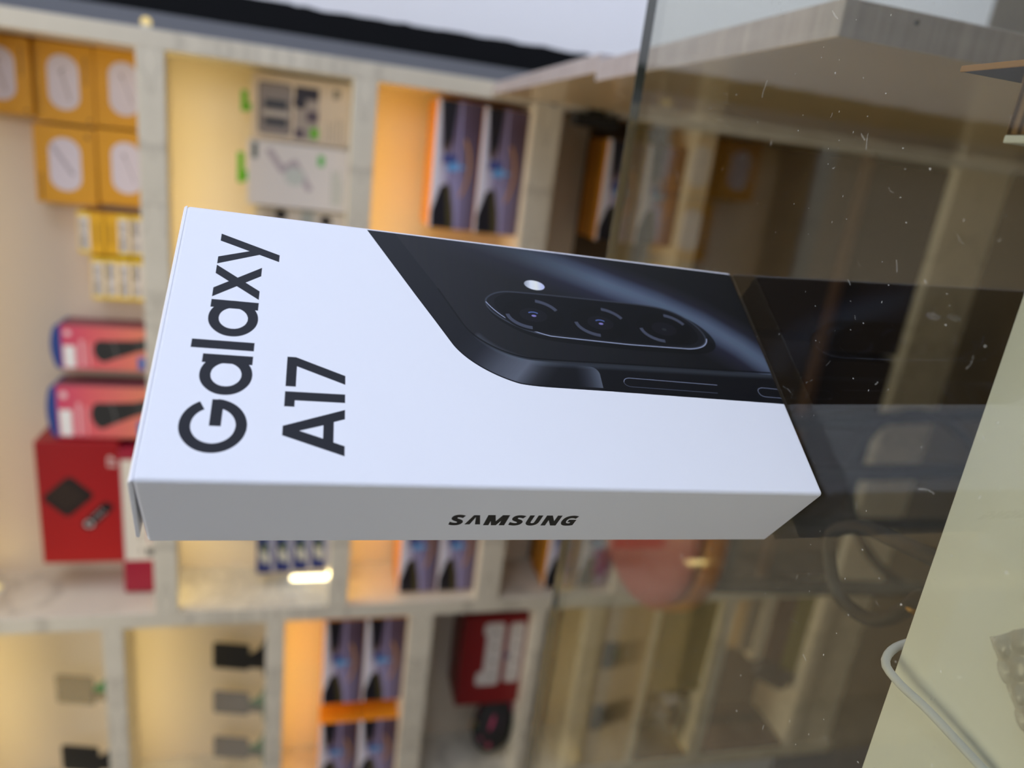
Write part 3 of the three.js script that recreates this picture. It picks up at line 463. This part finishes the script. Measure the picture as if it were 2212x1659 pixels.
// ---------------------------------------------------------------- the white phone box
{
  const W = 0.0836, H = 0.17, D = 0.0293, K = 12;
  const frontTex = canvasTex(Math.round(W * 1000 * K), 2040, (x) => {
    x.fillStyle = '#f4f4f7'; x.fillRect(0, 0, 4000, 4000);
    x.setTransform(K, 0, 0, -K, 0, 2040);
    const poly = (p, c) => { x.fillStyle = c; x.beginPath(); p.forEach(([a, b], i) => (i ? x.lineTo(a, b) : x.moveTo(a, b))); x.closePath(); x.fill('evenodd'); };
    const ink = '#1f2026';
    // Galaxy
    x.strokeStyle = x.fillStyle = ink; x.lineWidth = 2.35; x.lineCap = 'butt';
    x.beginPath(); x.arc(14.05, 155.95, 5.8, 0.5, Math.PI * 2 - 0.06); x.stroke(); x.fillRect(13.9, 154.4, 7.0, 2.4);
    for (const [cx, s] of [[27.95, 31.15], [45.05, 48.2]]) { x.beginPath(); x.arc(cx, 154.65, 4.52, 0, 7); x.stroke(); x.fillRect(s, 149.2, 2.5, 11); }
    x.fillRect(35.3, 149.2, 2.5, 13.9);
    poly([[51.6, 160.2], [54.6, 160.2], [63, 149.3], [60, 149.3]], ink); poly([[59.6, 160.2], [62.5, 160.2], [54.7, 149.3], [51.8, 149.3]], ink);
    poly([[71.4, 160.2], [74, 160.2], [68.3, 145.2], [65.8, 145.2]], ink); poly([[63, 160.2], [65.5, 160.2], [69.3, 151.2], [67.75, 150.1]], ink);
    poly([[25.7, 141.4], [34.4, 141.4], [34.4, 139.4], [29.7, 127.7], [27.1, 127.7], [31.7, 139.1], [25.7, 139.1]], ink);
    poly([[20, 141.4], [24.2, 141.4], [24.2, 127.7], [21.8, 127.7], [21.8, 139.15], [20, 139.15]], ink);
    x.fillStyle = ink; x.beginPath();
    [[12.2, 141.4], [14.7, 141.4], [19.8, 127.7], [17.2, 127.7], [16.3, 130.2], [10.8, 130.2], [9.9, 127.7], [7.3, 127.7]].forEach(([a, b], i) => (i ? x.lineTo(a, b) : x.moveTo(a, b))); x.closePath();
    [[13.55, 137.8], [11.7, 132.5], [15.3, 132.5]].forEach(([a, b], i) => (i ? x.lineTo(a, b) : x.moveTo(a, b))); x.closePath(); x.fill('evenodd');
    // the phone picture
    const outline = () => { x.beginPath(); x.moveTo(84, 122.8); x.lineTo(58.8, 109); x.lineTo(49.9, 104); x.lineTo(43, 100.2); x.bezierCurveTo(37, 97, 32.5, 89, 30.8, 82.5); x.quadraticCurveTo(30.3, 79, 30.3, 74); x.lineTo(30.25, 56); x.lineTo(29.7, -1); x.lineTo(84, -1); x.closePath(); };
    x.save(); outline(); x.clip();
    let g = x.createLinearGradient(62, 112, 32, 74);
    [[0, '#1c1d21'], [0.45, '#1d1e23'], [0.58, '#2a2c33'], [0.72, '#62666f'], [0.84, '#7b808b'], [0.93, '#34363b'], [1, '#15161b']].forEach((s) => g.addColorStop(...s));
    x.fillStyle = g; x.fillRect(20, -1, 70, 130);
    x.fillStyle = '#101116'; x.fillRect(20, -1, 25, 59.5); 
    g = x.createLinearGradient(0, 66, 0, 58.6); g.addColorStop(0, 'rgba(110,117,132,0)'); g.addColorStop(1, 'rgba(150,160,175,0.75)');   // end of the raised key island
    x.save(); rr(x, 24, 58.7, 14.3, 20, 2.6); x.clip(); x.fillStyle = g; x.fillRect(31.2, 58.6, 8, 8); x.restore();
    x.strokeStyle = '#0d0e12'; x.lineWidth = 0.7; outline(); x.stroke();
    // the back face
    const backFace = () => { x.beginPath(); x.moveTo(84, 114.8); x.lineTo(70.8, 107.4); x.lineTo(63.6, 103.2); x.lineTo(50, 96.8); x.bezierCurveTo(44, 94, 39.6, 86, 39, 78); x.quadraticCurveTo(38.8, 74, 39.2, 62); x.lineTo(40.4, -1); x.lineTo(84, -1); x.closePath(); };
    x.save(); backFace(); x.clip();
    g = x.createLinearGradient(80, 112, 52, 0); [[0, '#313134'], [0.3, '#27282a'], [0.6, '#1c1d20'], [1, '#131416']].forEach((s) => g.addColorStop(...s));
    x.fillStyle = g; x.fillRect(30, -1, 60, 130);
    const gloss = [[88, 96], [81, 76], [76.4, 63], [70.2, 46.2], [65.2, 32.5], [58.6, 18.9], [51.3, 8.4], [43.7, 0], [36, -8]];
    x.lineCap = 'round'; x.lineJoin = 'round';
    for (let k = 0; k < 26; k++) { x.strokeStyle = `rgba(128,145,172,${0.016 + 0.006 * (k / 26)})`; x.lineWidth = 24 - k * 0.8; x.beginPath(); gloss.forEach(([a, b], i) => (i ? x.lineTo(a - 1, b) : x.moveTo(a - 1, b))); x.stroke(); }
    for (let k = 0; k < 22; k++) { x.strokeStyle = 'rgba(146,162,190,0.046)'; x.lineWidth = 12.5 - k * 0.5; x.beginPath(); gloss.forEach(([a, b], i) => (i ? x.lineTo(a, b) : x.moveTo(a, b))); x.stroke(); }
    g = x.createLinearGradient(0, 114, 0, 50); g.addColorStop(0, 'rgba(40,40,41,.9)'); g.addColorStop(0.55, 'rgba(34,34,37,.55)'); g.addColorStop(1, 'rgba(30,32,38,0)'); x.fillStyle = g; x.fillRect(30, 50, 60, 70);
    x.restore();
    // rounded frame edge along the back face
    x.save(); x.lineCap = 'round'; for (let k = 0; k < 6; k++) { x.strokeStyle = `rgba(120,126,142,${0.09})`; x.lineWidth = 2.6 - k * 0.4; x.beginPath(); x.moveTo(46, 92.5); x.bezierCurveTo(41.5, 88.5, 38.8, 82, 38.4, 75); x.quadraticCurveTo(38.4, 68, 38.8, 58); x.lineTo(40, -2); x.stroke(); } 
    x.strokeStyle = 'rgba(8,9,12,.8)'; x.lineWidth = 0.5; x.beginPath(); x.moveTo(62, 102.5); x.lineTo(50, 96.5); x.bezierCurveTo(44.5, 93.6, 40.2, 86, 39.7, 78); x.quadraticCurveTo(39.6, 70, 40, 58); x.lineTo(41.2, -2); x.stroke(); x.restore();
    x.fillStyle = 'rgba(6,6,8,0.2)'; x.fillRect(20, -1, 70, 130);
    // camera island
    const isl = [[59.5, 89.3], [61.7, 87.6], [63.4, 84.5], [64, 80.2], [64.1, 59], [64.1, 37.3], [63.1, 29.9], [60.4, 24.6], [56.6, 20.8], [52.5, 19.4], [49.5, 21.6], [47.9, 26.7], [47.5, 47.6], [48.1, 72], [49.9, 79.3], [53.1, 85], [56.3, 88.5]];
    const island = (k = 1, dx = 0, dy = 0) => { const c = [55.9, 54.5], q = isl.map(([a, b]) => [c[0] + (a - c[0]) * k + dx, c[1] + (b - c[1]) * k + dy]), n = q.length; x.beginPath(); x.moveTo((q[0][0] + q[n - 1][0]) / 2, (q[0][1] + q[n - 1][1]) / 2); for (let i = 0; i < n; i++) { const b = q[(i + 1) % n]; x.quadraticCurveTo(q[i][0], q[i][1], (q[i][0] + b[0]) / 2, (q[i][1] + b[1]) / 2); } x.closePath(); };
    island(1.04, -1.6, -1.6); x.fillStyle = 'rgba(8,9,12,.75)'; x.fill();
    island(1.0); x.fillStyle = '#17181d'; x.fill(); x.strokeStyle = '#3c4049'; x.lineWidth = 0.5; x.stroke();
    x.save(); island(1.0); x.clip(); x.strokeStyle = '#353840'; x.lineWidth = 2.6; x.beginPath(); x.moveTo(63.6, 78); x.lineTo(63.7, 37); x.stroke(); x.restore();
    x.strokeStyle = '#a9b0c6'; x.lineWidth = 0.3; x.beginPath(); x.moveTo(59, 89); x.quadraticCurveTo(51, 84, 48.2, 71); x.lineTo(47.6, 47); x.lineTo(47.9, 27); x.quadraticCurveTo(48.6, 20.2, 52.6, 19.5); x.stroke();
    island(0.93, 0.3, 0); x.fillStyle = '#0c0d12'; x.fill();
    for (const [k, [cx, cy]] of [[0, [55.6, 75.2]], [1, [55, 54.4]], [2, [55, 33.4]]]) {
      x.save(); x.translate(cx, cy);
      x.fillStyle = '#0a0b0f'; x.beginPath(); x.ellipse(0, 0, 6.2, 9.2, 0, 0, 7); x.fill();
      x.strokeStyle = '#4a4e5c'; x.lineWidth = 1.15; x.beginPath(); x.ellipse(0, 0, 5.6, 8.2, 0, -1.12, -0.16); x.stroke(); x.beginPath(); x.ellipse(0, 0, 4.9, 7.9, 0, 1.66, 3.02); x.stroke();
      x.fillStyle = '#15151b'; x.beginPath(); x.ellipse(0, 0, 2.6, 4.2, 0, 0, 7); x.fill();
      if (k < 2) { x.strokeStyle = '#5a6fa8'; x.lineWidth = 0.4; x.beginPath(); x.ellipse(0, 0, 1.1, 1.8, 0, -0.9, 0.9); x.stroke(); x.fillStyle = '#8f86c4'; x.beginPath(); x.ellipse(-0.3, -0.1, 0.4, 0.75, 0, 0, 7); x.fill(); } else { x.fillStyle = '#2a3032'; x.beginPath(); x.ellipse(-0.2, 0, 0.5, 0.8, 0, 0, 7); x.fill(); }
      x.restore();
    }
    // flash
    x.save(); x.translate(67.5, 73.1); x.rotate(-0.1); g = x.createLinearGradient(0, 3, 0, -3); g.addColorStop(0, '#a9adb4'); g.addColorStop(0.3, '#eef0f2'); g.addColorStop(0.6, '#f6f5ea'); g.addColorStop(1, '#c9cdf0'); x.fillStyle = g; x.beginPath(); x.ellipse(0, 0, 1.9, 3.2, 0, 0, 7); x.fill(); x.restore();
    // side buttons
    x.strokeStyle = '#8a90a4'; x.lineWidth = 0.22; x.lineCap = 'round';
    x.beginPath(); x.moveTo(33.8, 51.9); x.quadraticCurveTo(35.3, 51.6, 35.3, 49.6); x.lineTo(35, 21.7); x.stroke(); x.strokeStyle = '#4c5160'; x.beginPath(); x.moveTo(33.6, 51.9); x.quadraticCurveTo(32.3, 51.6, 32.3, 49.6); x.lineTo(32.1, 22.5); x.stroke();
    x.strokeStyle = '#7d8396'; x.beginPath(); x.moveTo(35, 0); x.lineTo(35.2, 6); x.quadraticCurveTo(35, 8.1, 33.6, 8.1); x.quadraticCurveTo(32, 8, 31.9, 6); x.lineTo(31.8, 0); x.stroke();
    x.restore();
    x.fillStyle = '#f1eff4'; x.fillRect(82.45, -1, 2, 172); x.fillRect(-1, -1, 90, 1.3);   // bare card along the right and lower edges
  });
  const sideTex = canvasTex(293, 1700, (x) => {
    x.fillStyle = '#f4f4f6'; x.fillRect(0, 0, 400, 1800); x.fillStyle = '#14151a';
    // letters stand with their heads toward the front edge and read downwards
    x.setTransform(0, 10, 10, 0, 102, 1700 - 1003.5);   // (along the word, up the letters) in mm
    const fit = (ch, a0, a1) => { x.save(); x.font = 'bold 20px sans-serif'; const m = x.measureText(ch), w = m.actualBoundingBoxRight + m.actualBoundingBoxLeft, hh = m.actualBoundingBoxAscent + m.actualBoundingBoxDescent; x.translate(a0, 0); x.scale((a1 - a0) / w, -5.15 / hh * -1); x.translate(m.actualBoundingBoxLeft, m.actualBoundingBoxDescent * 1); x.scale(1, -1); x.fillText(ch, 0, 0); x.strokeStyle = '#14151a'; x.lineWidth = 1.3; x.strokeText(ch, 0, 0); x.restore(); };
    fit('S', 0, 3.35); fit('M', 9.1, 14.75); fit('S', 15.75, 19.15); fit('U', 20.15, 23.6); fit('N', 24.7, 28.8); fit('G', 29.95, 33.5);
    x.beginPath(); [[4.2, 0], [5.5, 5.15], [7, 5.15], [8.25, 0], [6.95, 0], [6.2, 4.2], [5.5, 0]].forEach(([a, b], i) => (i ? x.lineTo(a, b) : x.moveTo(a, b))); x.closePath(); x.fill();
  });
  const g = thing('phone_box', 'white smartphone box with black phone picture and dark lettering, standing on the glass', 'phone box');
  const ex = V(0.573, 0, -0.8195).normalize(), lean = 0.0409, nz = V(0.8195, 0, 0.573).normalize();
  const ey = V(0, 1, 0).applyAxisAngle(ex, lean), ez = ex.clone().cross(ey);
  g.quaternion.setFromRotationMatrix(new THREE.Matrix4().makeBasis(ex, ey, ez)); g.position.set(-0.0768, GY + 0.0002, -0.1476);
  const hb = H - 0.0014, card = M.cardWhite;
  const fm = printed(frontTex, 0.4, { specularIntensity: 0.3 }), sm = printed(sideTex, 0.45);
  mesh('carton', box(W, hb, D, 0.0011, true, 5).translate(W / 2, hb / 2, -D / 2), [card, sm, card, card, fm, card], g);
  // top lid hinged on the front edge and standing a little open at the back
  const lid = new THREE.Shape(); lid.moveTo(0, 0); lid.lineTo(D - 0.0042, 0); lid.quadraticCurveTo(D - 0.0028, 0, D - 0.0028, 0.0007); lid.lineTo(D - 0.0035, 0.0012); lid.lineTo(0.0012, 0.0012); lid.quadraticCurveTo(0.0002, 0.0011, 0, 0);
  const lg = new THREE.ExtrudeGeometry(lid, { depth: W - 0.0006, bevelEnabled: true, bevelSize: 0.0002, bevelThickness: 0.0002, bevelSegments: 2 }).rotateY(Math.PI / 2);
  mesh('lid_flap', lg.scale(1, 0.6, 1).rotateX(0.05).translate(0.0003, hb - 0.0001, -0.0004), card, g);
}
renderer.render(scene, camera);
